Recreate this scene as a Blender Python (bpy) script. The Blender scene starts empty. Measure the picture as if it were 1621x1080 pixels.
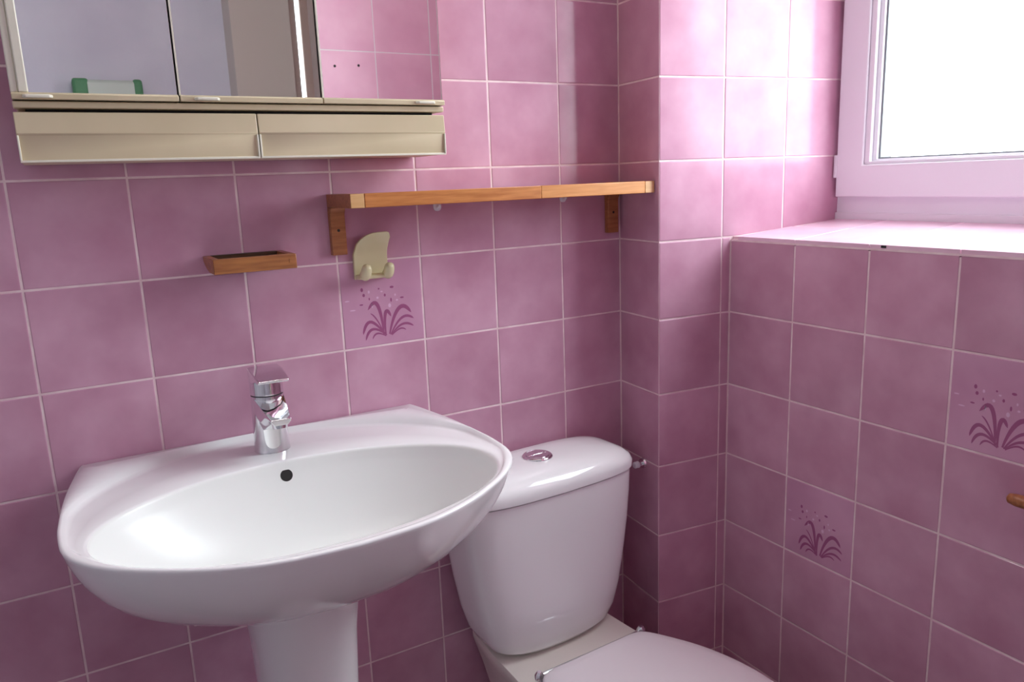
import bpy, bmesh, math, random
from mathutils import Vector, Matrix

random.seed(7)
SC = bpy.context.scene
COL = SC.collection
Z0 = 1.13            # height of the tile joint level with the window sill
PX = 0.15            # tile pitch
PZ = 0.1497

# ------------------------------------------------------------------ camera
FPX = 1224.45
cam_d = bpy.data.cameras.new('camera')
cam_d.sensor_width = 36.0
cam_d.lens = 36.0 * FPX / 1621.0
cam_d.clip_start = 0.01
cam = bpy.data.objects.new('camera', cam_d)
COL.objects.link(cam)
yaw, pit, rol = 0.51701, -0.205744, -0.038375
fw = Vector((math.sin(yaw)*math.cos(pit), math.cos(yaw)*math.cos(pit), math.sin(pit)))
rt = Vector((math.cos(yaw), -math.sin(yaw), 0))
up = rt.cross(fw)
r2 = rt*math.cos(rol) + up*math.sin(rol)
u2 = up*math.cos(rol) - rt*math.sin(rol)
M = Matrix((r2, u2, -fw)).transposed().to_4x4()
M.translation = Vector((-0.84117, -1.26826, 0.12645 + Z0))
cam.matrix_world = M
SC.camera = cam

# ------------------------------------------------------------------ world, light, exposure
SKY = 15.5
FILL_LAMP = 60.0          # glow of the added, unseen fill lamp above the mirror cabinet
w = bpy.data.worlds.new('sky')
SC.world = w
w.use_nodes = True
nt = w.node_tree
bg = nt.nodes['Background']
tc = nt.nodes.new('ShaderNodeTexCoord')
sp = nt.nodes.new('ShaderNodeSeparateXYZ')
rm = nt.nodes.new('ShaderNodeValToRGB')
mp = nt.nodes.new('ShaderNodeMapRange')
mp.inputs[1].default_value = -1; mp.inputs[2].default_value = 1
nt.links.new(tc.outputs['Generated'], sp.inputs[0])
nt.links.new(sp.outputs['Z'], mp.inputs[0])
nt.links.new(mp.outputs[0], rm.inputs[0])
rm.color_ramp.elements[0].position = 0.44; rm.color_ramp.elements[0].color = (0.30, 0.31, 0.28, 1)
rm.color_ramp.elements[1].position = 0.51; rm.color_ramp.elements[1].color = (0.91, 0.98, 1.03, 1)
nt.links.new(rm.outputs[0], bg.inputs[0])
bg.inputs[1].default_value = SKY

pl = bpy.data.lights.new('window_portal', 'AREA')
pl.shape = 'RECTANGLE'; pl.size = 0.76; pl.size_y = 1.19
pl.cycles.is_portal = True
po = bpy.data.objects.new('window_portal', pl)
COL.objects.link(po)
po.location = (0.66, -0.565, Z0 + 0.605)
po.rotation_euler = (0, math.radians(90), 0)     # -Z axis -> -X
po.rotation_euler = (math.radians(90), 0, math.radians(90))

SC.view_settings.view_transform = 'Standard'
SC.view_settings.look = 'None'
SC.view_settings.gamma = 1.0
SC.view_settings.use_curve_mapping = False
SC.view_settings.exposure = 0.06
SC.cycles.max_bounces = 14
SC.cycles.diffuse_bounces = 8
SC.cycles.glossy_bounces = 6
SC.cycles.transparent_max_bounces = 12
SC.cycles.sample_clamp_indirect = 8.0
SC.cycles.caustics_reflective = False
SC.cycles.caustics_refractive = False

# ------------------------------------------------------------------ helpers
def srgb(r, g, b):
    f = lambda c: (c/255/12.92) if c/255 <= 0.04045 else ((c/255+0.055)/1.055)**2.4
    return (f(r), f(g), f(b), 1)

def mat(name, col, rough=0.4, metal=0.0, spec=0.5, coat=0.0):
    m = bpy.data.materials.new(name); m.use_nodes = True
    b = m.node_tree.nodes['Principled BSDF']
    b.inputs['Base Color'].default_value = col
    b.inputs['Roughness'].default_value = rough
    b.inputs['Metallic'].default_value = metal
    b.inputs['Specular IOR Level'].default_value = spec
    b.inputs['Coat Weight'].default_value = coat
    return m

def noisy(m, c1, c2, scale=6, detail=3, stretch=(1,1,1), rnd=0.0, bump=0.0, bscale=40, lo=0.35, hi=0.65):
    """mottle the base colour between c1 and c2 in object space, each object with its own offset"""
    t = m.node_tree; N = t.nodes.new; L = t.links.new
    b = t.nodes['Principled BSDF']
    tc = N('ShaderNodeTexCoord'); oi = N('ShaderNodeObjectInfo'); mpg = N('ShaderNodeMapping')
    mpg.inputs['Scale'].default_value = stretch
    cmb = N('ShaderNodeVectorMath'); cmb.operation = 'SCALE'; cmb.inputs[0].default_value = (37.0, 19.0, 53.0)
    L(oi.outputs['Random'], cmb.inputs['Scale'])
    add = N('ShaderNodeVectorMath'); add.operation = 'ADD'
    L(tc.outputs['Object'], mpg.inputs[0]); L(mpg.outputs[0], add.inputs[0]); L(cmb.outputs[0], add.inputs[1])
    n = N('ShaderNodeTexNoise'); n.inputs['Scale'].default_value = scale; n.inputs['Detail'].default_value = detail
    L(add.outputs[0], n.inputs['Vector'])
    r = N('ShaderNodeValToRGB')
    r.color_ramp.elements[0].position = lo; r.color_ramp.elements[0].color = c1
    r.color_ramp.elements[1].position = hi; r.color_ramp.elements[1].color = c2
    L(n.outputs[0], r.inputs[0])
    out = r.outputs[0]
    if rnd:
        h = N('ShaderNodeHueSaturation')
        mr = N('ShaderNodeMapRange'); mr.inputs[3].default_value = 1-rnd; mr.inputs[4].default_value = 1+rnd
        L(oi.outputs['Random'], mr.inputs[0]); L(mr.outputs[0], h.inputs['Value']); L(out, h.inputs['Color'])
        out = h.outputs[0]
    L(out, b.inputs['Base Color'])
    if bump:
        n2 = N('ShaderNodeTexNoise'); n2.inputs['Scale'].default_value = bscale; n2.inputs['Detail'].default_value = 2
        L(add.outputs[0], n2.inputs['Vector'])
        bp = N('ShaderNodeBump'); bp.inputs['Strength'].default_value = bump; bp.inputs['Distance'].default_value = 0.002
        L(n2.outputs[0], bp.inputs['Height']); L(bp.outputs[0], b.inputs['Normal'])
    return m

class MB:
    """collects faces and links them as one mesh object"""
    def __init__(s): s.v = []; s.f = []
    def add(s, vs, fs):
        o = len(s.v); s.v += [tuple(x) for x in vs]; s.f += [tuple(i+o for i in f) for f in fs]; return s
    def box(s, x0, x1, y0, y1, z0, z1):
        return s.add([(x,y,z) for z in (z0,z1) for y in (y0,y1) for x in (x0,x1)],
                     [(0,2,3,1),(4,5,7,6),(0,1,5,4),(2,6,7,3),(0,4,6,2),(1,3,7,5)])
    def rings(s, rings, cap0=True, cap1=True):
        n = len(rings[0]); vs = [p for r in rings for p in r]; fs = []
        for k in range(len(rings)-1):
            for i in range(n):
                j = (i+1) % n
                fs.append((k*n+i, k*n+j, (k+1)*n+j, (k+1)*n+i))
        if cap0: fs.append(tuple(reversed(range(n))))
        if cap1: fs.append(tuple(range((len(rings)-1)*n, len(rings)*n)))
        return s.add(vs, fs)
    def prism(s, pts, h0, h1, axis='z'):
        """extrude a 2-D outline; axis names the extrusion axis"""
        def P(a, b, h): return {'z': (a,b,h), 'y': (a,h,b), 'x': (h,a,b)}[axis]
        return s.rings([[P(a,b,h0) for a,b in pts], [P(a,b,h1) for a,b in pts]])
    def tube(s, path, r, n=14):
        path = [Vector(p) for p in path]; rs = r if isinstance(r, (list,tuple)) else [r]*len(path)
        R = []
        for k, p in enumerate(path):
            d = (path[min(k+1,len(path)-1)] - path[max(k-1,0)]).normalized()
            a = d.orthogonal().normalized() if k == 0 else (a - d*a.dot(d)).normalized()
            b = d.cross(a)
            R.append([p + (a*math.cos(2*math.pi*i/n) + b*math.sin(2*math.pi*i/n))*rs[k] for i in range(n)])
        return s.rings(R)
    def mesh(s, name):
        me = bpy.data.meshes.new(name); me.from_pydata(s.v, [], s.f)
        bm = bmesh.new(); bm.from_mesh(me); bmesh.ops.recalc_face_normals(bm, faces=bm.faces); bm.to_mesh(me); bm.free()
        return me
    def build(s, name, m, parent=None, bevel=0, seg=2, smooth=None, subsurf=0):
        me = s.mesh(name); me.materials.append(m)
        o = bpy.data.objects.new(name, me); COL.objects.link(o)
        if parent is not None:
            o.parent = parent
            root = parent
            while root.parent is not None: root = root.parent
            # parts are modelled in world space; every mesh part sits at the origin of its root
            o.matrix_parent_inverse = Matrix.Translation(root.location).inverted() if parent is root else Matrix.Identity(4)
        if bevel:
            bv = o.modifiers.new('bevel', 'BEVEL'); bv.width = bevel; bv.segments = seg; bv.limit_method = 'ANGLE'
            bv.angle_limit = math.radians(40); bv.harden_normals = False
        if subsurf:
            ss = o.modifiers.new('subsurf', 'SUBSURF'); ss.levels = subsurf; ss.render_levels = subsurf
        if smooth is None: smooth = bool(bevel or subsurf)
        if smooth:
            me.shade_smooth()
            if bevel or smooth == 'auto':
                try: me.set_sharp_from_angle(angle=math.radians(50))
                except Exception: pass
        return o

def thing(name, label, cat, loc, group=None):
    o = bpy.data.objects.new(name, None); COL.objects.link(o); o.location = loc; o.empty_display_size = 0.05
    o['label'] = label; o['category'] = cat
    if group: o['group'] = group
    return o
def tag(o, label, cat, group=None):
    o['label'] = label; o['category'] = cat
    if group: o['group'] = group
    return o
def struct(o, label=None):
    o['kind'] = 'structure'
    if label: o['label'] = label; o['category'] = label.split()[-1]
    return o
def circle(cx, cy, rx, ry, n=48, ph=0):
    return [(cx+rx*math.cos(ph+2*math.pi*i/n), cy+ry*math.sin(ph+2*math.pi*i/n)) for i in range(n)]
def superell(cx, cy, a, b, e, n=64):
    o = []
    for i in range(n):
        t = 2*math.pi*i/n; c, s_ = math.cos(t), math.sin(t)
        o.append((cx+a*math.copysign(abs(c)**(2/e), c), cy+b*math.copysign(abs(s_)**(2/e), s_)))
    return o

# ------------------------------------------------------------------ materials
PINK1, PINK2 = srgb(187, 137, 160), srgb(209, 165, 186)
m_tile = noisy(mat('pink_glazed_tile', PINK1, 0.14, spec=0.22), PINK1, PINK2, scale=10, detail=4, rnd=0.05, bump=0.05, bscale=22, lo=0.30, hi=0.72)
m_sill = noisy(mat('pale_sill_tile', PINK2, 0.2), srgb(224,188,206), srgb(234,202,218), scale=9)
m_lit_tile = noisy(mat('lightened_pink_tile', PINK2, 0.16, spec=0.3), srgb(232,184,206), srgb(242,200,218), scale=8)  # pink tile lightened to stand in for light missing on the partition
m_decor = noisy(mat('lilac_decor_tile', PINK1, 0.13), srgb(196,146,174), srgb(207,158,185), scale=10, detail=3, bump=0.05, bscale=22)
m_print = mat('plum_print', srgb(160, 92, 132), 0.2)
m_fleck = mat('pale_print', srgb(222, 184, 212), 0.2)
m_grout = noisy(mat('pale_grout', srgb(232,208,212), 0.85), srgb(224,196,202), srgb(240,220,222), scale=30)
m_lilac = noisy(mat('lilac_plaster', srgb(232,234,246), 0.8), srgb(226,228,240), srgb(236,238,248), scale=4, bump=0.2, bscale=90)
m_ceil = mat('white_ceiling', srgb(238,236,236), 0.9)
m_floor = noisy(mat('floor_tile', srgb(158,138,138), 0.35), srgb(150,128,128), srgb(168,148,146), scale=8)
m_paint = noisy(mat('grey_lilac_paint', srgb(186,186,194), 0.7), srgb(180,180,188), srgb(192,192,200), scale=4)
m_ceramic = mat('white_ceramic', srgb(242,243,244), 0.06, coat=0.3)
m_bowl = mat('worn_bowl_glaze', srgb(231,233,231), 0.32)
m_ceramic2 = mat('warm_white_ceramic', srgb(228,222,214), 0.12)
m_plastic = mat('white_seat_plastic', srgb(236,230,234), 0.22)
m_pvc = mat('white_window_pvc', srgb(226,226,232), 0.28)
m_cream = noisy(mat('cream_plastic', srgb(208,194,162), 0.3), srgb(203,189,156), srgb(213,199,168), scale=7)
m_cream2 = mat('pale_cream_plastic', srgb(232,229,212), 0.3)
m_hook = mat('ivory_ceramic', srgb(216,208,168), 0.22)
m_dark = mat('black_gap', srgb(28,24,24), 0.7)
m_chrome = mat('chrome', (0.82,0.83,0.85,1), 0.05, metal=1)
m_mirror = mat('mirror_silver', (0.94,0.955,0.955,1), 0.012, metal=1)
m_alu = mat('grey_edge', srgb(150,140,135), 0.35)
m_gasket = mat('grey_gasket', srgb(120,125,130), 0.5)
def wood(name, c1, c2, rough=0.35):
    return noisy(mat(name, c1, rough), c1, c2, scale=14, detail=5, stretch=(1.2, 14, 14), lo=0.3, hi=0.7)
m_wood = wood('pine_dark', srgb(176,106,52), srgb(208,140,78))
m_wood2 = wood('pine_light', srgb(196,130,68), srgb(216,152,90))
m_wood3 = wood('pine_bracket', srgb(142,86,50), srgb(176,116,72))
m_wood4 = wood('pine_end', srgb(206,160,104), srgb(222,180,128))
m_wood5 = wood('dish_wood', srgb(138,84,50), srgb(176,116,66))
m_shade_wood = wood('shaded_wood', srgb(58,40,28), srgb(84,60,40))  # dark brown puts the shade inside the soap dish into the colour
m_beige = mat('beige_paint', srgb(216,208,196), 0.6)
m_beige2 = mat('taupe_paint', srgb(190,172,160), 0.6)
m_green = mat('green_print', srgb(86,150,104), 0.5)
m_pack = mat('pale_green_wrap', srgb(205,222,208), 0.35)

def glass_mat():
    m = bpy.data.materials.new('window_glass'); m.use_nodes = True
    t = m.node_tree; t.nodes.clear(); N = t.nodes.new; L = t.links.new
    o = N('ShaderNodeOutputMaterial'); mx = N('ShaderNodeMixShader'); a = N('ShaderNodeBsdfTransparent'); g = N('ShaderNodeBsdfGlossy')
    f = N('ShaderNodeValue'); f.outputs[0].default_value = 0.05
    a.inputs[0].default_value = (0.96, 0.98, 0.97, 1); g.inputs['Roughness'].default_value = 0.02
    L(f.outputs[0], mx.inputs[0]); L(a.outputs[0], mx.inputs[1]); L(g.outputs[0], mx.inputs[2]); L(mx.outputs[0], o.inputs[0])
    return m
m_glass = glass_mat()

# ------------------------------------------------------------------ the setting
XC, YP, XP, XR, SL = 0.1426, 0.1348, 0.1304, 0.2966, -0.1183   # niche corner, pillar, right wall, slant of reveal
PHI = math.atan(SL)
XW = 0.563                     # window plane
def rev_y(x): return -YP + SL*(x - XP)
YCOR = rev_y(XR)               # corner pillar / right wall
YJ = -YP - 0.1758              # first joint on the right wall
YOP = YJ - 4*PX - 0.035                # far side of the window opening
YPART = -1.372
XL, YF, ZC = -1.45, -2.272, 2.50
ZTOP = Z0 + 8*PZ
G = 0.0008                     # grout recess

wall_back = struct(MB().box(XL-0.12, 0.66, G, 0.14, 0, ZC).build('wall_back', m_grout))
# pillar with the window reveal
e = G
pp = [(XC+e, G+0.001), (XP+e*1.2, -YP+e), (XR+0.02, rev_y(XR+0.02)+e), (0.66, rev_y(0.66)+e), (0.66, G+0.001)]
wall_pillar = struct(MB().prism(pp, 0, ZC).build('wall_pillar', m_grout))
mb = MB().box(XR+G, 0.66, YPART-0.08, YCOR+0.004, 0, Z0-0.010)
mb.box(XR+G, 0.66, YF, YOP-G, 0, ZC)
mb.box(XR+G, 0.66, YOP-G, YCOR-0.002, ZTOP+G, ZC)
mb.box(XR+0.03, 0.66, YOP-G, YCOR-0.010, Z0-0.010, Z0-0.008)
wall_right = struct(mb.build('wall_right', m_grout))
wall_left = struct(MB().box(XL-0.12, XL, YF, G, 0, ZC).build('wall_left', m_paint))
DX0, DX1 = 0.078, 0.115
mb = MB().box(XL-0.12, DX0, YF-0.1, YF, 0, ZC)
mb.box(DX1+0.26, 0.66, YF-0.1, YF, 0, ZC); mb.box(DX0, DX1+0.26, YF-0.1, YF, 2.2, ZC)
wall_front = struct(mb.build('wall_front', m_lilac))
wall_partition = struct(MB().box(-0.100, XR+G, YPART-0.08, YPART-G, 0, ZC).build('wall_partition', m_ceil))
MB().box(-0.1015, -0.100, YPART-0.0805, YPART+0.001, 0, ZC).build('end_trim', m_beige2, wall_partition)
ceiling = struct(MB().box(XL-0.12, 0.66, YF-0.1, 0.14, ZC, ZC+0.1).build('ceiling', m_ceil))
floor = struct(MB().box(XL-0.12, 0.66, YF-0.1, 0.14, -0.1, 0).build('floor', m_floor))
# boxed-in door lining and the door behind the bather, seen in the mirror
trim_1 = struct(MB().box(-0.193, 0.032, YF, YF+0.13, 0, ZC).build('trim_1', m_beige, bevel=0.003))
trim_2 = struct(MB().box(0.032, DX0, YF, YF+0.05, 0, ZC).build('trim_2', m_beige2, bevel=0.002))
door_1 = struct(MB().box(DX1, DX1+0.26, YF-0.06, YF-0.02, 0, 2.2).build('door_1', m_beige2, bevel=0.003))

# tiles: each one a mesh object under its wall, meshes shared between tiles of one size
TM = {}
def tile_mesh(w, h, key='tile', m=None):
    m = m or m_tile
    k = (round(w,4), round(h,4), m.name)
    if k not in TM:
        g, b, t = 0.0016, 0.0014, 0.006
        def R(i, y): return [(-w/2+i,y,-h/2+i),(w/2-i,y,-h/2+i),(w/2-i,y,h/2-i),(-w/2+i,y,h/2-i)]
        mm = MB().rings([R(g,t), R(g,0.0007), R(g+b*0.4,0.0002), R(g+b,0)])
        me = mm.mesh('tile'); me.materials.append(m); TM[k] = me
        for p in me.polygons: p.use_smooth = False
    return TM[k]
def put_tile(parent, c, rz, w, h, m=None, rx=0.0):
    o = bpy.data.objects.new('tile', tile_mesh(w, h, m=m)); COL.objects.link(o)
    o.location = c; j = 0.0015
    o.rotation_euler = (rx + random.uniform(-j, j), random.uniform(-j, j), rz + random.uniform(-j, j))
    o.parent = parent
    return o
def rows(z_lo, z_hi, off=Z0, p=PZ):
    out = []; k = math.floor((z_lo-off)/p + 1e-4)
    while off + k*p < z_hi - 1e-4:
        a, b = max(z_lo, off+k*p), min(z_hi, off+(k+1)*p)
        if b-a > 0.012: out.append((a, b, k))
        k += 1
    return out
DECOR = []
def face(parent, org, rz, edges, rws, m=None, decor=()):
    """tile a flat face: org = point at u=0 (plan), rz = turn, edges = joint positions along u"""
    c, s_ = math.cos(rz), math.sin(rz)
    for i in range(len(edges)-1):
        a, b = edges[i], edges[i+1]
        if b-a < 0.006: continue
        for z0, z1, k in rws:
            u = (a+b)/2
            p = (org[0]+c*u, org[1]+s_*u, (z0+z1)/2)
            dec = (i, k) in decor
            o = put_tile(parent, p, rz, b-a, z1-z0, m_decor if dec else m)
            if dec: DECOR.append(o)
full = rows(0.0, ZC)
# back wall: joints at -0.9 + n*0.15, corner at XC; decor tile between joints -0.45/-0.30, first row under the sill line
ed = [XL] + [-1.35 + PX*i for i in range(10)] + [XC]
face(wall_back, (0,0), 0, ed, full, decor={(7, -1)})
# pillar: left cheek, then front face and window reveal
d = Vector((XP-XC, -YP)); 
face(wall_pillar, (XC,0), math.atan2(d.y, d.x), [0, d.length], full)
cP = 1/math.cos(PHI)
k0 = 0.1452*cP
face(wall_pillar, (XP,-YP), PHI, [0, k0, (XR-XP)*cP], rows(0, Z0))
face(wall_pillar, (XP,-YP), PHI, [0, k0, k0+PX, k0+2*PX, (XW-XP)*cP], rows(Z0, ZTOP))
face(wall_pillar, (XP,-YP), PHI, [0, k0, (XR-XP)*cP], rows(ZTOP, ZC))
# right wall, u runs towards the camera
wr = [0, YCOR-YJ] + [YCOR-YJ+PX*i for i in range(1, 8)] + [YCOR-YPART]
wr = sorted(x for x in wr if x <= YCOR-YPART)
low = [r for r in rows(0, Z0) ]
low = [(a, min(b, Z0-0.0062), k) for a, b, k in low]
face(wall_right, (XR, YCOR), -math.pi/2, wr, low, decor={(1, -4), (3, -2)})
face(wall_right, (XR, YCOR), -math.pi/2, [YCOR-YOP] + [x for x in wr if x >= YCOR-YOP+1e-4], rows(Z0, ZC))
face(wall_right, (XR, YCOR), -math.pi/2, [x for x in wr if x <= YCOR-YOP+1e-4] + [YCOR-YOP], rows(ZTOP, ZC))
# far reveal, lintel stays plain; partition behind the camera with larger tiles
PB = 0.190
face(wall_partition, (XR, YPART), math.pi, [0, XR-0.266, XR-0.266+PB-0.001, XR+0.098], rows(0, ZC, Z0+0.531, 0.195), m=m_lit_tile)
face(wall_right, (XW, YOP), math.pi, [0, XW-XR-PX, XW-XR], rows(Z0+0.02, ZTOP))
for hx_, hz_ in ((-0.056, 0.485), (0.020, 0.489)):
    MB().prism(circle(hx_, Z0+hz_, 0.004, 0.004, 12), YPART+0.0001, YPART+0.0006, 'y').build('drill_hole', m_dark, wall_partition)
# sill: tiles laid flat on the wall, slightly falling into the room
sl_ang = math.atan2(0.019, XW-XR)
window_sill = struct(MB().prism([(XR+0.006, Z0-0.0075), (XW+0.05, Z0-0.0075), (XW+0.05, Z0+0.0215), (XW, Z0+0.0195), (XR+0.006, Z0+0.0003)], YOP, rev_y(XR)-0.001, 'y').build('trim_3', m_grout))
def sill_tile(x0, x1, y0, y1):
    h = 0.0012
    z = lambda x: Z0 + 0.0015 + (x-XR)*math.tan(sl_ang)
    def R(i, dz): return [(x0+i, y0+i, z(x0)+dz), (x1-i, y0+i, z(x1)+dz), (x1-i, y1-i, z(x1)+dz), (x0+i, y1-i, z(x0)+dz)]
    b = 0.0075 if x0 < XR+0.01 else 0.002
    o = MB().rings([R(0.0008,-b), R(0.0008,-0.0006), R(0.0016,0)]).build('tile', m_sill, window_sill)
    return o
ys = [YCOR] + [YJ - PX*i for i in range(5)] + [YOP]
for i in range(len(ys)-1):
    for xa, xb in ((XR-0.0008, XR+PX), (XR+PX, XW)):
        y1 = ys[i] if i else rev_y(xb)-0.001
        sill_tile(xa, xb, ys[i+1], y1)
MB().box(XR-0.0004, XR+0.006, YOP, YCOR-0.002, Z0-0.0086, Z0-0.0052).build('grout_bead', m_grout, window_sill)
MB().box(XR-0.0014, XR+0.0005, -0.4905, -0.482, Z0-0.0035, Z0+0.0001).build('chip', m_dark, window_sill)

# printed plant on the decor tiles
def blade(pts, wd):
    """tapered curved stroke through 2-D points"""
    P = []
    pts = [Vector(p) for p in pts]; n = 14
    def bez(t):
        q = pts[:]
        while len(q) > 1: q = [q[i].lerp(q[i+1], t) for i in range(len(q)-1)]
        return q[0]
    L_, R_ = [], []
    for i in range(n+1):
        t = i/n; p = bez(t); d = (bez(min(1,t+.02))-bez(max(0,t-.02))).normalized()
        ww = wd*(0.25+1.5*t)*(1-t)**0.55*0.75 + 0.0002
        nn = Vector((-d.y, d.x)); L_.append(p+nn*ww); R_.append(p-nn*ww)
    return L_, R_
def decor_print(tile):
    mb = MB(); S = 0.147/540
    T = lambda x, y: ((x-165-270)*S, -(y-510-268)*S)
    k = 0
    for pts, wd in (
        ([(425,985),(425,850),(395,730),(375,755),(330,815)], 24), ([(430,985),(400,900),(370,850),(345,838)], 8),
        ([(440,985),(370,900),(330,840),(300,920),(288,968)], 20), ([(445,990),(380,930),(340,920),(315,960),(303,1008)], 17),
        ([(440,995),(395,965),(365,960),(348,1005)], 11), ([(440,990),(430,880),(445,790),(465,830),(482,872)], 22),
        ([(465,985),(500,850),(550,770),(590,810),(622,862)], 26), ([(472,990),(530,890),(570,860),(610,880),(637,902)], 17),
        ([(478,990),(530,930),(570,915),(605,930),(634,952)], 15), ([(480,995),(520,960),(550,945),(580,972)], 10)):
        L_, R_ = blade([T(*p) for p in pts], wd*S*0.92)
        n = len(L_); y = -0.00012 - 0.00001*k; k += 1
        mb.add([(p.x, y, p.y) for p in L_] + [(p.x, y, p.y) for p in R_], [(i, i+1, n+i+1, n+i) for i in range(n-1)])
    for x, y, a, b in ((300,683,9,13),(500,683,14,8),(310,718,9,11),(290,777,13,5),(490,765,6,14),(565,757,14,6),(450,730,7,10),(412,686,6,6),(345,745,5,9)):
        cx, cz = T(x, y); mb.add([(cx+math.cos(t)*a*S, -0.00013, cz+math.sin(t)*b*S) for t in [i*math.pi/4 for i in range(8)]], [tuple(range(8))])
    p = mb.build('leaf_print', m_print, None); p.parent = tile
    mb = MB()
    for x, y, a, b in ((200,745,16,4),(232,806,20,4),(400,742,8,8),(478,800,10,14),(345,700,7,10),(430,705,8,5),(530,770,8,6),(360,790,5,14),(520,735,5,8)):
        cx, cz = T(x, y); mb.add([(cx+math.cos(t)*a*S, -0.00012, cz+math.sin(t)*b*S) for t in [i*math.pi/4 for i in range(8)]], [tuple(range(8))])
    p = mb.build('blossom_print', m_fleck, None); p.parent = tile
for o in DECOR: decor_print(o)

# ------------------------------------------------------------------ window
YW0, YW1 = rev_y(XW)-0.0005, YOP+0.001      # left jamb at the reveal, right jamb
ZW0, ZW1 = Z0+0.0205, ZTOP
def ring_frame(x0, x1, ya, yb, za, zb, wl, wr_, wb, wt):
    """a four-sided frame in the YZ plane; ya is the side nearest the pillar (greater y)"""
    o = [(ya,za),(yb,za),(yb,zb),(ya,zb)]; i = [(ya-wl,za+wb),(yb+wr_,za+wb),(yb+wr_,zb-wt),(ya-wl,zb-wt)]
    v = [(x,)+p for x in (x0,x1) for p in o+i]
    f = []
    for k in range(4):
        j = (k+1) % 4
        f += [(k,j,4+j,4+k), (8+k,12+k,12+j,8+j), (k,8+k,8+j,j), (4+k,4+j,12+j,12+k)]
    return MB().add(v, f)
win = bpy.data.objects.new('window_1', None); COL.objects.link(win); win.location = (XW, -0.5, ZW0); struct(win)
ring_frame(XW+0.004, XW+0.066, YW0, YW1, ZW0, ZW1, 0.05, 0.05, 0.052, 0.05).build('window_frame', m_pvc, win, bevel=0.002)
MB().box(XW-0.0005, XW+0.01, YW1, YW0, ZW0-0.001, ZW0+0.0135).build('frame_sealing', m_pvc, win, bevel=0.001)
za = Z0+0.066
for ya, yb in ((YW0-0.0085, YW1+0.0085),):
    sash = ring_frame(XW-0.014, XW+0.05, ya, yb, za, ZW1-0.03, 0.060, 0.060, 0.063, 0.060).build('window_sash', m_pvc, win, bevel=0.0025)
    ring_frame(XW-0.009, XW+0.04, ya-0.060, yb+0.060, za+0.063, ZW1-0.09, 0.012, 0.012, 0.006, 0.012).build('glazing_bead', m_pvc, sash, bevel=0.0015)
    ring_frame(XW+0.000, XW+0.04, ya-0.072, yb+0.072, za+0.069, ZW1-0.102, 0.009, 0.009, 0.004, 0.009).build('inner_bead', m_pvc, sash, bevel=0.001)
    ring_frame(XW+0.006, XW+0.04, ya-0.081, yb+0.081, za+0.073, ZW1-0.111, 0.004, 0.004, 0.003, 0.004).build('gasket', m_gasket, sash)
    MB().box(XW+0.018, XW+0.022, yb+0.078, ya-0.078, za+0.070, ZW1-0.108).build('pane', m_glass, sash)
MB().tube([(XW-0.010, YW0-0.006, Z0+0.105), (XW-0.010, YW0-0.006, Z0+0.150)], 0.0055, 12).build('hinge', m_pvc, win, smooth='auto')

# ------------------------------------------------------------------ mirror cabinet
CL, CR = -0.873, -0.2945
cab = thing('mirror_cabinet', 'cream plastic bathroom wall cabinet with three mirror doors and two drawers', 'cabinet', ((CL+CR)/2, -0.003, Z0+0.17))
zt = Z0+0.72
MB().box(CL+0.002, CR-0.002, -0.100, -0.001, Z0+0.2345, zt).build('carcass', m_cream, cab, bevel=0.003)
MB().box(CL, CR, -0.117, -0.099, Z0+0.2348, Z0+0.2432).build('base_rail', m_cream, cab, bevel=0.0015)
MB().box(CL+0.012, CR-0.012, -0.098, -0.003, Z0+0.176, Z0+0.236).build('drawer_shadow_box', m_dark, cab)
for i, (xa, xb, hx) in enumerate(((CL, -0.6832, -0.845), (-0.6820, -0.4892, -0.648), (-0.4880, CR, -0.328))):
    dr = MB().box(xa, xb, -0.114, -0.1015, Z0+0.2446, zt-0.004).build('mirror_door', m_alu, cab, bevel=0.001)
    st = 0.0190 if i == 0 else 0.0022
    MB().box(xa+st, xb-0.0012, -0.1165, -0.1135, Z0+0.2528, zt-0.005).build('mirror_pane', m_mirror, dr)
    MB().prism([(-0.1235,Z0+0.2446),(-0.1010,Z0+0.2446),(-0.1010,Z0+0.2530),(-0.1205,Z0+0.2530),(-0.1235,Z0+0.2510)], xa+0.0004, xb-0.0004, 'x').build('bottom_rail', m_cream, dr, bevel=0.0008)
    if i == 0:
        MB().box(xa, xa+0.0085, -0.119, -0.103, Z0+0.253, zt-0.004).box(xa+0.0085, xa+0.0190, -0.1215, -0.103, Z0+0.253, zt-0.004).build('side_stile', m_cream2, dr, bevel=0.0015)
    else:
        MB().box(xa, xa+0.0022, -0.1178, -0.103, Z0+0.253, zt-0.004).build('edge_strip', m_cream2, dr)
    MB().prism([(hx-0.017,-0.1228),(hx+0.017,-0.1228),(hx+0.013,-0.1295),(hx-0.013,-0.1295)], Z0+0.2460, Z0+0.2500, 'z').build('finger_pull', m_cream2, dr, bevel=0.0012)
for xa, xb in ((CL-0.001, -0.5848), (-0.5832, CR-0.0005)):
    # lip above, recessed field with raised rim below
    dw = MB().prism([(-0.006,Z0+0.1700),(-0.1150,Z0+0.1700),(-0.1170,Z0+0.1715),(-0.1185,Z0+0.2020),(-0.1200,Z0+0.2035),(-0.1175,Z0+0.2300),(-0.100,Z0+0.2305),(-0.006,Z0+0.2305)], xa, xb, 'x').build('drawer', m_cream, cab, bevel=0.0012)
    rim = MB().box(xa, xb, -0.1195, -0.114, Z0+0.1692, Z0+0.1722).box(xa, xa+0.0022, -0.1205, -0.114, Z0+0.1715, Z0+0.2020).box(xb-0.0022, xb, -0.1205, -0.114, Z0+0.1715, Z0+0.2020)
    rim.build('front_rim', m_cream2, dw, bevel=0.0006)

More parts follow.
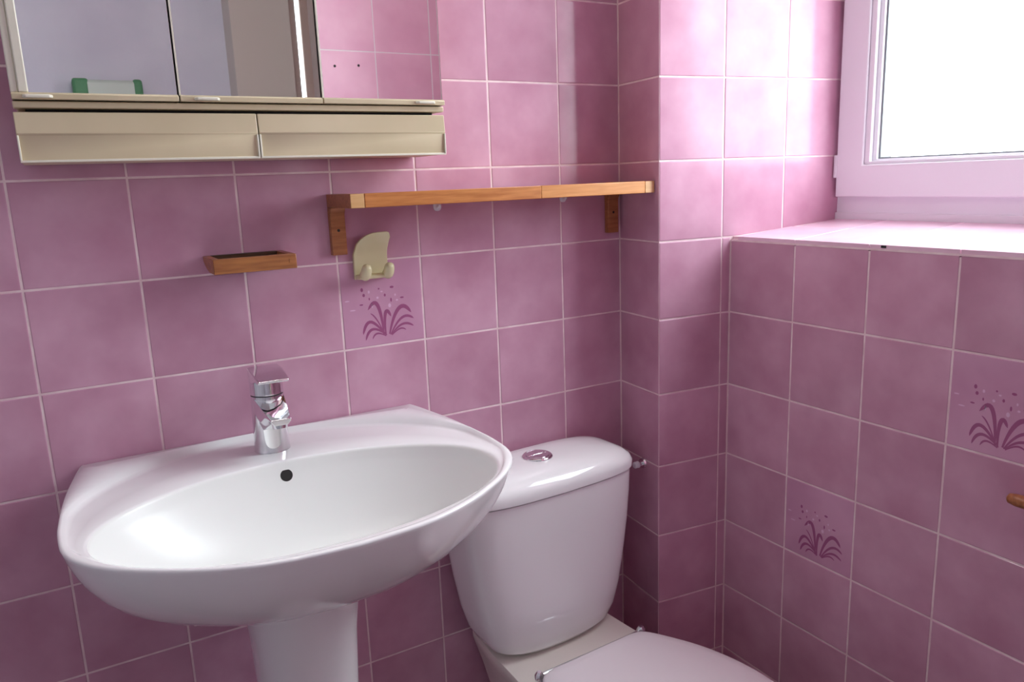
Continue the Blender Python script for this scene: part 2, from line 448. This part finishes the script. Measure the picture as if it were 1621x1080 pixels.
# ------------------------------------------------------------------ wooden wall shelf
SX0, SX1, SY = -0.460, 0.1295, -0.122
sh = thing('wall_shelf', 'narrow honey pine shelf on two wooden brackets above the toilet', 'shelf', ((SX0+SX1)/2, -0.002, Z0+0.014))
for k, xa in enumerate((SX0, SX1-0.022)):
    lx0, lx1 = (xa, xa+0.025) if k == 0 else (xa-0.003, xa+0.022)
    br = MB().prism([(-0.0005,Z0+0.0145),(-0.013,Z0+0.0145),(-0.013,Z0+0.080),(-0.020,Z0+0.092),(-0.0005,Z0+0.092)], lx0, lx1, 'x').build('bracket', m_wood3, sh, bevel=0.001)
    MB().box(xa, xa+0.022, SY, -0.0005, Z0+0.0925, Z0+0.1142).build('bracket_arm', m_wood3 if k == 0 else m_wood, br, bevel=0.001)
    MB().box(xa+0.0003, xa+0.0217, SY-0.0012, SY+0.001, Z0+0.0928, Z0+0.1139).build('end_grain', m_wood4, br, bevel=0.0005)
    hx = (lx0+lx1)/2
    MB().prism(circle(hx, Z0+0.055, 0.0024, 0.0024, 12), -0.0136, -0.0128, 'y').build('screw_hole', m_dark, br)
xs = -0.1205
MB().box(SX0+0.0225, xs, SY-0.0012, SY+0.018, Z0+0.0925, Z0+0.1142).build('front_rail', m_wood, sh, bevel=0.001)
MB().box(xs+0.0001, SX1-0.0225, SY-0.0012, SY+0.018, Z0+0.0925, Z0+0.1142).build('front_rail', m_wood2, sh, bevel=0.001)
for k in range(3):
    y1 = SY+0.024+k*0.031
    MB().box(SX0+0.0225, SX1-0.0225, y1, y1+0.026, Z0+0.100, Z0+0.1125).build('slat', m_wood, sh, bevel=0.001)

# small white hooks on the tiles beneath the shelf
def small_hook(x, z, label):
    h = thing('wall_hook', label, 'hook', (x, -0.0005, z), 'small white plastic hooks under the shelf')
    MB().prism(superell(x, z, 0.0075, 0.009, 2.6, 24), -0.0035, -0.0003, 'y').build('back_plate', m_pvc, h, bevel=0.0008)
    MB().tube([(x,-0.003,z-0.002),(x,-0.008,z-0.0035),(x,-0.012,z-0.0015),(x,-0.013,z+0.002)], [0.003,0.0028,0.0026,0.0022], 10).build('prong', m_pvc, h, smooth='auto')
small_hook(-0.2625, Z0+0.086, 'small white plastic hook under the middle of the pine shelf')
small_hook(0.004, Z0+0.089, 'tiny white plastic hook under the pine shelf nearest its right bracket')

# ------------------------------------------------------------------ wooden soap dish
sd = thing('soap_dish', 'small open wooden soap dish with slatted floor fixed to the tiles', 'soap dish', (-0.600, -0.002, Z0+0.007))
DX_0, DX_1, DYF = -0.6600, -0.5400, -0.090
zb_, zt_ = Z0+0.0075, Z0+0.0295
MB().box(DX_0, DX_1, DYF, DYF+0.010, zb_, zt_).build('front_board', m_wood5, sd, bevel=0.0012)
MB().box(DX_0+0.010, DX_1-0.010, -0.011, -0.0012, zb_+0.006, zt_).build('back_board', m_shade_wood, sd, bevel=0.001)
prof = [(-0.0012, zt_), (DYF+0.010, zt_), (DYF+0.010, zb_)] + [(-0.055+0.0538*t, zb_ + 0.014*t*t) for t in (0,.25,.5,.75,1)]
for xa in (DX_0, DX_1-0.010):
    MB().prism(prof, xa, xa+0.010, 'x').build('side_board', m_wood5, sd, bevel=0.001)
for k in range(5):
    xa = DX_0+0.016+k*0.0185
    MB().box(xa, xa+0.013, DYF+0.009, -0.010, zb_+0.006, zb_+0.011).build('slat', m_shade_wood, sd)
for xa in (DX_0+0.001, DX_1-0.011):
    MB().box(xa, xa+0.010, DYF-0.0006, DYF+0.001, zb_+0.009, zb_+0.015).build('finger_joint', m_wood3, sd)

# ------------------------------------------------------------------ ivory cup / brush holder
hk = thing('toothbrush_holder', 'ivory wall holder with curled top and two prongs beside the shelf bracket', 'holder', (-0.392, -0.001, Z0-0.03))
hx0, hx1 = -0.424, -0.364
zz = lambda v: Z0 + v
def plate_ring(off):
    return off
# back plate: curved profile lofted across x, left top corner cut round
N_ = 13; rr_ = []
def top_z(t):       # height of the plate at t across (0 = left, 1 = right)
    return 0.020 + 0.030*min(1, (1-(1-t)**2.6)) if t < 0.999 else 0.049
front, back = [], []
nz = 12
vs = []; fs = []
for i in range(N_):
    t = i/(N_-1); x = hx0 + (hx1-hx0)*t
    zt2 = 0.012 + 0.037*math.sqrt(max(0, 1-(1-min(1, t/0.62))**2))
    if t > 0.86: zt2 -= 0.010*((t-0.86)/0.14)**2
    for side in (0, 1):
        for k in range(nz):
            s_ = k/(nz-1); z = -0.030 + s_*(zt2+0.030)
            curl = max(0, (z-0.012)/0.036)
            y = -0.0075 - 0.020*curl**1.6
            xx = x + (0.004*curl if t > 0.5 else 0)
            if side: y = min(-0.0004, y + 0.0071) 
            vs.append((xx, y, Z0+z))
def idx(i, side, k): return (i*2+side)*nz + k
for i in range(N_-1):
    for k in range(nz-1):
        fs.append((idx(i,0,k), idx(i+1,0,k), idx(i+1,0,k+1), idx(i,0,k+1)))
        fs.append((idx(i,1,k), idx(i,1,k+1), idx(i+1,1,k+1), idx(i+1,1,k)))
    fs.append((idx(i,0,0), idx(i,1,0), idx(i+1,1,0), idx(i+1,0,0)))
    fs.append((idx(i,0,nz-1), idx(i+1,0,nz-1), idx(i+1,1,nz-1), idx(i,1,nz-1)))
for k in range(nz-1):
    fs.append((idx(0,0,k), idx(0,0,k+1), idx(0,1,k+1), idx(0,1,k)))
    fs.append((idx(N_-1,0,k), idx(N_-1,1,k), idx(N_-1,1,k+1), idx(N_-1,0,k+1)))
MB().add(vs, fs).build('back_plate', m_hook, hk, bevel=0.0018)
MB().prism([(-0.0008,zz(-0.0305)),(-0.032,zz(-0.0275)),(-0.034,zz(-0.0225)),(-0.030,zz(-0.0205)),(-0.0008,zz(-0.0215))], hx0+0.001, hx1-0.001, 'x').build('tray', m_hook, hk, bevel=0.002)
for xc_ in (hx0+0.011, hx1-0.009):
    MB().tube([(xc_,-0.020,zz(-0.024)),(xc_,-0.031,zz(-0.021)),(xc_,-0.038,zz(-0.011)),(xc_,-0.041,zz(-0.002))], [0.0095,0.0100,0.0090,0.0070], 14).build('prong', m_hook, hk, smooth=True, subsurf=1)

# ------------------------------------------------------------------ washbasin
BX, ZB = -0.601, Z0-0.2635
wb = thing('washbasin', 'white ceramic pedestal washbasin with wide oval bowl', 'washbasin', (BX, -0.2, 0))
half = [(0.0,0.262),(-0.02,0.2675),(-0.06,0.2745),(-0.109,0.2825),(-0.17,0.2895),(-0.23,0.2935),(-0.261,0.294),(-0.312,0.290),(-0.352,0.2745),(-0.393,0.2415),(-0.430,0.194),(-0.459,0.144),(-0.480,0.083),(-0.488,0.0)]
def catmull(P, n=6):
    out = []
    for i in range(len(P)-1):
        p0, p1, p2, p3 = P[max(i-1,0)], P[i], P[i+1], P[min(i+2,len(P)-1)]
        for k in range(n):
            t = k/n
            out.append(tuple(0.5*((2*p1[j]) + (-p0[j]+p2[j])*t + (2*p0[j]-5*p1[j]+4*p2[j]-p3[j])*t*t + (-p0[j]+3*p1[j]-3*p2[j]+p3[j])*t**3) for j in (0,1)))
    out.append(P[-1]); return out
hp = catmull(half)
right = [(BX+h, y) for y, h in hp]; left = [(BX-h, y) for y, h in reversed(hp[:-1])]
back = [(BX-0.262+0.524*k/14, -0.0012) for k in range(1, 14)]
OUT = [Vector(p) for p in right + left + back]
for p in OUT: p.y = min(p.y, -0.0012)
BC = Vector((BX-0.002, -0.305))
NA = 120
def ray_r(th):
    d = Vector((math.cos(th), math.sin(th))); best = None
    n = len(OUT)
    for i in range(n):
        a, b = OUT[i]-BC, OUT[(i+1)%n]-BC; e_ = b-a
        den = d.x*e_.y - d.y*e_.x
        if abs(den) < 1e-12: continue
        t = (a.x*e_.y - a.y*e_.x)/den; s_ = (a.x*d.y - a.y*d.x)/den
        if t > 0 and -1e-6 <= s_ <= 1+1e-6: best = t if best is None else max(best, t)
    return best
def ell_r(th, cx, cy, a, b):
    d = Vector((math.cos(th), math.sin(th))); o = BC-Vector((cx,cy))
    A = (d.x/a)**2+(d.y/b)**2; B = 2*(o.x*d.x/a**2+o.y*d.y/b**2); C = (o.x/a)**2+(o.y/b)**2-1
    return (-B+math.sqrt(B*B-4*A*C))/(2*A)
ths = [2*math.pi*i/NA for i in range(NA)]
# extra angles exactly at the two back corners keep them crisp
for c_ in (Vector((BX+0.262,-0.0012)), Vector((BX-0.262,-0.0012))):
    a_ = (c_-BC); ths.append(math.atan2(a_.y, a_.x) % (2*math.pi))
ths = sorted(ths)
RO = [ray_r(t) for t in ths]
RE = [ell_r(t, BX-0.002, -0.3085, 0.2620, 0.1535) for t in ths]      # bowl edge
RR = [min(ell_r(t, BX, -0.247, 0.2905, 0.237), ro-0.009) for t, ro in zip(ths, RO)]
def ring(rad, z):
    return [(BC.x+math.cos(t)*r_, BC.y+math.sin(t)*r_, (z[i] if isinstance(z, list) else z)) for i, (t, r_) in enumerate(zip(ths, rad))]
R = []
DRN = 0.022
for s_ in (0.10, 0.2, 0.35, 0.5, 0.62, 0.72, 0.80, 0.87, 0.92, 0.955, 0.98):
    R.append(ring([r_*s_ for r_ in RE], ZB-0.0105-0.118*(1-s_**3.3)))
R.append(ring([r_*0.992 for r_ in RE], ZB-0.0085))
R.append(ring([r_*1.002 for r_ in RE], ZB-0.0052))
R.append(ring([r_+0.005 for r_ in RE], ZB-0.0036))
backness = [max(0.0, min(1.0, (math.sin(t)+0.15)/0.5)) for t in ths]
def mixr(f): return [re_+0.006+(rr-re_-0.006)*f for re_, rr in zip(RE, RR)]
R.append(ring(mixr(0.5), [ZB-0.0026-0.0034*b for b in backness]))
R.append(ring(mixr(0.88), [ZB-0.0016-0.0050*b for b in backness]))
R.append(ring(mixr(1.0), [ZB-0.0008-0.0042*b for b in backness]))
R.append(ring([rr+0.0035 for rr in RR], [ZB-0.0002+0.0006*b for b in backness]))
R.append(ring([max(rr+0.0055, ro-0.006) if False else rr+0.6*(ro-rr)+0.0015 for rr, ro in zip(RR, RO)], ZB+0.0002))
R.append(ring([ro-0.0011 for ro in RO], ZB-0.0006))
R.append(ring([ro-0.0002 for ro in RO], ZB-0.0018))
R.append(ring(RO, ZB-0.0034))
def under(sx, sy, z):
    return [(BX+sx*(p[0]-BX), sy*p[1] if p[1] < -0.003 else p[1], z) for p in ring(RO, z)]
for q_, dz in ((0.9965,0.0075),(0.988,0.018),(0.972,0.034),(0.948,0.052),(0.91,0.074),(0.855,0.098),(0.78,0.122),(0.675,0.145),(0.54,0.164),(0.40,0.177),(0.28,0.183)):
    R.append(under(q_, 1-(1-q_)*0.85, ZB-dz))
basin = MB().rings(R, cap0=True, cap1=True).build('basin', m_ceramic, wb, smooth=True)
basin.data.materials.append(m_bowl)
for p_ in basin.data.polygons:
    c_ = p_.center; q_ = ((c_.x-BX+0.002)/0.2645)**2 + ((c_.y+0.310)/0.156)**2
    if q_ < 0.985 and c_.z > ZB-0.165 and p_.normal.z > 0.02: p_.material_index = 1
# overflow, drain
so = 0.960; oy = BC.y + 0.151*so; oz = ZB-0.0105-0.118*(1-so**3.3)
on = Vector((0, -0.118*3.3*so**2.3/0.151, 1)).normalized(); oc = Vector((BX-0.002, oy, oz))
MB().tube([oc-on*0.006, oc+on*0.0007], 0.0105, 28).build('overflow_rim', m_chrome, basin, smooth='auto')
MB().tube([oc-on*0.006, oc+on*0.0011], 0.0090, 28).build('overflow_hole', m_dark, basin, smooth='auto')
MB().prism(circle(BC.x, BC.y, 0.021, 0.021, 32), ZB-0.1300, ZB-0.1255).build('drain', m_chrome, basin, bevel=0.001)
# pedestal
PR_ = []
for z, a, b, cy_ in ((0.0,0.098,0.115,-0.155),(0.02,0.096,0.112,-0.155),(0.10,0.083,0.098,-0.155),(0.30,0.072,0.088,-0.155),(0.50,0.073,0.090,-0.158),(0.60,0.077,0.097,-0.160),(0.66,0.083,0.106,-0.162),(0.70,0.089,0.112,-0.165)):
    PR_.append([(x, y, z) for x, y in superell(BX-0.001, cy_, a, b, 2.5, 48)])
MB().rings(PR_).build('pedestal', m_ceramic, wb, smooth='auto')

# ------------------------------------------------------------------ faucet
FX, FY, FZ = -0.6035, -0.085, ZB-0.0050
fc = thing('basin_faucet', 'chrome single-lever mixer tap standing on the washbasin', 'faucet', (FX, FY, FZ))
def cyl_rings(spec, cx, cy, n=40):
    return [[(x, y, z) for x, y in circle(cx, cy + dy, rx, ry, n)] for z, rx, ry, dy in spec]
MB().rings(cyl_rings([(FZ,0.0272,0.0272,0),(FZ+0.003,0.0268,0.0268,0),(FZ+0.030,0.0258,0.0258,0),(FZ+0.075,0.0250,0.0250,0),(FZ+0.0885,0.0246,0.0246,0)], FX, FY)).build('body', m_chrome, fc, smooth='auto')
spr = []
for t in [i/12 for i in range(13)]:
    y = FY - 0.004 - 0.076*t
    zt3 = FZ+0.0875 - 0.0205*t
    zb3 = FZ+0.026 + 0.032*min(1, t*1.25)**0.8
    hw = 0.0242 - 0.0095*t
    dip = 0.0045*math.sin(math.pi*min(1, t*1.02))**0.8 * (1-0.55*t)
    zb3 = min(zb3, zt3-0.006); mid = zb3 + 0.55*(zt3-zb3)
    spr.append([(FX-hw,y,zt3),(FX-hw*0.55,y,zt3-dip*0.8),(FX,y,zt3-dip*1.1),(FX+hw*0.55,y,zt3-dip*0.8),(FX+hw,y,zt3),
                (FX+hw*0.96,y,mid),(FX+hw*0.66,y,zb3),(FX-hw*0.66,y,zb3),(FX-hw*0.96,y,mid)])
sp_ = MB().rings(spr).build('spout', m_chrome, fc, bevel=0.0010)
MB().tube([(FX, FY-0.067, FZ+0.062), (FX, FY-0.069, FZ+0.0515)], [0.0115,0.0108], 24).build('aerator', m_chrome, sp_, smooth='auto')
MB().rings(cyl_rings([(FZ+0.0880,0.0238,0.0238,0),(FZ+0.0906,0.0238,0.0238,0)], FX, FY)).build('ring_gap', m_dark, fc, smooth='auto')
lv = MB().rings(cyl_rings([(FZ+0.0904,0.0248,0.0248,0),(FZ+0.108,0.0246,0.0246,0),(FZ+0.119,0.0238,0.0238,0)], FX, FY)).build('lever_cap', m_chrome, fc, smooth='auto')
lp = []
for y, z0_, z1_, hw in ((FY+0.0225,FZ+0.104,FZ+0.1285,0.0180),(FY+0.012,FZ+0.104,FZ+0.1300,0.0232),(FY-0.014,FZ+0.110,FZ+0.1290,0.0242),(FY-0.036,FZ+0.1165,FZ+0.1255,0.0236),(FY-0.057,FZ+0.1165,FZ+0.1205,0.0226)):
    lp.append([(FX-hw,y,z0_),(FX+hw,y,z0_),(FX+hw,y,z1_),(FX-hw,y,z1_)])
MB().rings(lp).build('lever', m_chrome, fc, bevel=0.002, seg=3)

# ------------------------------------------------------------------ toilet
TX = -0.1315
ROT = math.radians(3.0)
to = thing('toilet', 'white close-coupled toilet with closed lid and tapered cistern', 'toilet', (TX, 0, 0))
def trot(pts):
    c, s_ = math.cos(ROT), math.sin(ROT); o = []
    for x, y, z in pts:
        dx, dy = x-TX, y+0.012
        o.append((TX+c*dx-s_*dy, -0.0125+s_*dx+c*dy, z))
    return o
class TB(MB):
    def build(s, *a, **k):
        s.v = trot(s.v); return MB.build(s, *a, **k)
def cist(hx, yb, yf, z, n=72, e=5.0, bow=0.012):
    """plan outline of the cistern: flat back, rounded bowed front"""
    o = []
    for x, y in superell(0, 0, 1, 1, e, n):
        yy = (yb+yf)/2 + y*(yb-yf)/2
        if y < 0: yy += bow*(x*x)*(-y)
        o.append((TX+hx*x*(1 if y < 0.5 else 1-0.02*(y-0.5)), yy, z))
    return o
zc = Z0
body = [cist(hx, -0.012, yf, zc+z, e=e) for z, hx, yf, e in (
    (-0.7325,0.106,-0.154,3.4),(-0.7295,0.123,-0.167,3.6),(-0.720,0.1345,-0.1735,4.0),(-0.697,0.1465,-0.1755,4.4),(-0.655,0.158,-0.1765,4.8),(-0.59,0.170,-0.177,5),(-0.53,0.179,-0.178,5),(-0.47,0.1845,-0.179,5),(-0.4275,0.1865,-0.1795,5))]
ci = TB().rings(body).build('cistern', m_ceramic, to, smooth='auto')
lid = [cist(hx, yb, yf, zc+z, e=e) for z, hx, yb, yf, e in (
    (-0.4250,0.1865,-0.011,-0.1805,5),(-0.4240,0.1895,-0.008,-0.1830,5),(-0.412,0.1905,-0.007,-0.1835,5),(-0.402,0.187,-0.009,-0.1800,4.6),(-0.3945,0.178,-0.014,-0.172,4.2),(-0.389,0.164,-0.022,-0.160,3.8),(-0.3855,0.144,-0.034,-0.143,3.4),(-0.3835,0.110,-0.052,-0.122,3),(-0.3828,0.06,-0.07,-0.105,2.5))]
ld = TB().rings(lid).build('cistern_lid', m_ceramic, ci, smooth='auto')
bt = TB().rings([[(x,y,zc+z) for x, y in circle(TX, -0.092, r_, r_, 36)] for z, r_ in ((-0.3840,0.029),(-0.3815,0.0288),(-0.3792,0.0265),(-0.3785,0.024),(-0.3800,0.0225),(-0.3802,0.0))][:-1]).build('flush_button', m_chrome, ci, smooth=True)
hb = []
for sgn in (-1, 1):
    hb_ = [(TX+0.0212*math.sin(a_)*1.0, -0.092+sgn*(0.0012+max(0,0.0200*math.cos(a_)))) for a_ in [(-math.pi/2+math.pi*i/20) for i in range(21)]]
    TB().prism(hb_, zc-0.3805, zc-0.3786).build('button_half', m_chrome, ci, bevel=0.0006)
# pan
def pan_outline(s_, z, yb=-0.02, yl=0.0):
    P = []
    for y, h in ((yb,0.118),(-0.10,0.130),(-0.20,0.136),(-0.25,0.142),(-0.30,0.158),(-0.36,0.172),(-0.43,0.179),(-0.50,0.174),(-0.57,0.152),(-0.62,0.118),(-0.655,0.070),(-0.668,0.0)):
        P.append((y, h))
    P = catmull(P, 4)
    pts = [(TX+h*s_, y) for y, h in P] + [(TX-h*s_, y) for y, h in reversed(P[:-1])]
    return [(x, yb+(y-yb)*(1-yl), z) for x, y in pts]
pan = [pan_outline(0.62,0.0,yl=0.22), pan_outline(0.60,0.03,yl=0.24), pan_outline(0.58,0.14,yl=0.26), pan_outline(0.66,0.24,yl=0.16), pan_outline(0.84,0.32,yl=0.05), pan_outline(0.96,0.365), pan_outline(1.0,0.382), pan_outline(1.0,zc-0.7385), pan_outline(0.985,zc-0.7355)]
TB().rings(pan).build('pan', m_ceramic2, to, smooth='auto')
TB().rings([cist(0.088,-0.03,-0.13,zc-0.7365,e=4), cist(0.092,-0.03,-0.135,zc-0.7315,e=4)]).build('cistern_gasket', m_dark, to, smooth='auto')
# seat and lid
def seat_outline(gr, z, y0=-0.246):
    P = catmull([(y0,0.0),(y0,0.06),(y0-0.001,0.096),(y0-0.012,0.118),(y0-0.05,0.142),(y0-0.11,0.170),(y0-0.18,0.187),(y0-0.25,0.189),(y0-0.32,0.174),(y0-0.38,0.140),(y0-0.42,0.088),(y0-0.436,0.0)], 5)
    pts = [(TX+h, y) for y, h in P[:-1]] + [(TX-h, y) for y, h in reversed(P[1:])]
    cx_, cy_ = TX, y0-0.22
    return [(cx_+(x-cx_)*gr, cy_+(y-cy_)*gr, z) for x, y in pts]
TB().rings([seat_outline(0.955,zc-0.7350), seat_outline(0.985,zc-0.7325), seat_outline(0.985,zc-0.7225), seat_outline(0.96,zc-0.7195)]).build('seat', m_plastic, to, smooth='auto')
TB().rings([seat_outline(0.965,zc-0.7180), seat_outline(0.996,zc-0.7160), seat_outline(1.0,zc-0.7110), seat_outline(0.993,zc-0.7065), seat_outline(0.97,zc-0.7040), seat_outline(0.90,zc-0.7022), seat_outline(0.7,zc-0.7005), seat_outline(0.35,zc-0.6995)]).build('seat_lid', m_plastic, to, smooth='auto')
hg = TB().tube([(TX-0.114,-0.240,zc-0.7165),(TX+0.125,-0.240,zc-0.7190)], 0.0048, 14).build('hinge_rod', m_chrome, to, smooth='auto')
for xk in (TX-0.112, TX+0.122):
    TB().tube([(xk,-0.240,zc-0.7370),(xk,-0.240,zc-0.7290),(xk,-0.240,zc-0.7200),(xk,-0.240,zc-0.7120),(xk,-0.2405,zc-0.7065)], [0.0085,0.0065,0.0085,0.0080,0.0040], 16).build('hinge_post', m_chrome, hg, smooth='auto')

# water inlet valve on the wall beside the cistern
vl = thing('water_valve', 'small white water valve between the cistern and the tiled pillar', 'valve', (0.134, -0.082, Z0-0.458))
MB().tube([(0.1346,-0.082,Z0-0.458),(0.1305,-0.082,Z0-0.458)], [0.011,0.0095], 20).build('escutcheon', m_chrome, vl, smooth='auto')
MB().tube([(0.131,-0.082,Z0-0.458),(0.121,-0.082,Z0-0.458)], 0.0045, 12).build('spindle', m_chrome, vl, smooth='auto')
MB().tube([(0.1225,-0.082,Z0-0.458),(0.121,-0.082,Z0-0.458),(0.112,-0.082,Z0-0.458),(0.110,-0.082,Z0-0.458)], [0.0060,0.0072,0.0068,0.0050], 18).build('knob', m_pvc, vl, smooth='auto')

# wooden rail on the right wall, only its end in the frame
rl = thing('towel_rail', 'brown wooden rail end on the right wall at the edge of view', 'rail', (XR-0.012, -0.80, Z0-0.352))
MB().tube([(XR-0.028,-0.7215,Z0-0.3415),(XR-0.028,-0.724,Z0-0.3415),(XR-0.028,-0.734,Z0-0.3415),(XR-0.028,-0.95,Z0-0.3415)], [0.004,0.0072,0.009,0.009], 16).build('bar', m_wood3, rl, smooth='auto')
for yk in (-0.755, -0.93):
    MB().tube([(XR-0.0008,yk,Z0-0.3415),(XR-0.026,yk,Z0-0.3415)], [0.009,0.0075], 14).build('bracket', m_wood3, rl, smooth='auto')

# packet on a small shelf on the far wall, seen in the left mirror door
sf = thing('ledge_shelf', 'white ledge on the far lilac wall reflected in the mirror', 'shelf', (-0.63, YF, Z0+0.44))
MB().box(-0.80, -0.47, YF+0.001, YF+0.10, Z0+0.430, Z0+0.446).build('board', m_pvc, sf, bevel=0.002)
for xk in (-0.76, -0.52):
    MB().prism([(YF+0.001,Z0+0.380),(YF+0.012,Z0+0.380),(YF+0.085,Z0+0.4298),(YF+0.001,Z0+0.4298)], xk, xk+0.012, 'x').build('bracket', m_pvc, sf)
pk = thing('tissue_packet', 'pale packet with green ends reflected low in the left mirror door', 'packet', (-0.63, YF+0.05, Z0+0.447))
MB().box(-0.735, -0.525, YF+0.015, YF+0.085, Z0+0.4465, Z0+0.530).build('wrapper', m_pack, pk, bevel=0.012, seg=3)
for xa, xb in ((-0.742,-0.690),(-0.548,-0.516)):
    MB().box(xa, xb, YF+0.013, YF+0.087, Z0+0.4466, Z0+0.534).build('printed_end', m_green, pk, bevel=0.010, seg=3)

# ------------------------------------------------------------------ fill lamp added above the frame to brighten the room
lx0, lx1, ly, lz = CL+0.04, CR-0.04, -0.085, Z0+0.80
ml = thing('added_fill_lamp', 'added unseen tube lamp above the mirror cabinet for fill light', 'lamp', ((lx0+lx1)/2, -0.002, lz))
m_fill_lamp = bpy.data.materials.new('fill_glow'); m_fill_lamp.use_nodes = True
b_ = m_fill_lamp.node_tree.nodes['Principled BSDF']
b_.inputs['Base Color'].default_value = (0.9,0.9,0.9,1)
b_.inputs['Emission Color'].default_value = (0.97,0.98,0.96,1)
b_.inputs['Emission Strength'].default_value = FILL_LAMP
MB().box(lx0-0.01, lx1+0.01, -0.100, -0.0012, lz-0.034, lz+0.034).build('housing', m_pvc, ml, bevel=0.004)
hc = [(-0.1002-0.024*math.sin(math.pi*i/16), lz-0.028*math.cos(math.pi*i/16)) for i in range(17)]
MB().prism(hc, lx0, lx1, 'x').build('diffuser', m_fill_lamp, ml, smooth='auto')
for xk in (lx0-0.008, lx1+0.008):
    MB().box(xk-0.007, xk+0.007, -0.128, -0.1002, lz-0.032, lz+0.032).build('end_cap', m_pvc, ml, bevel=0.003)
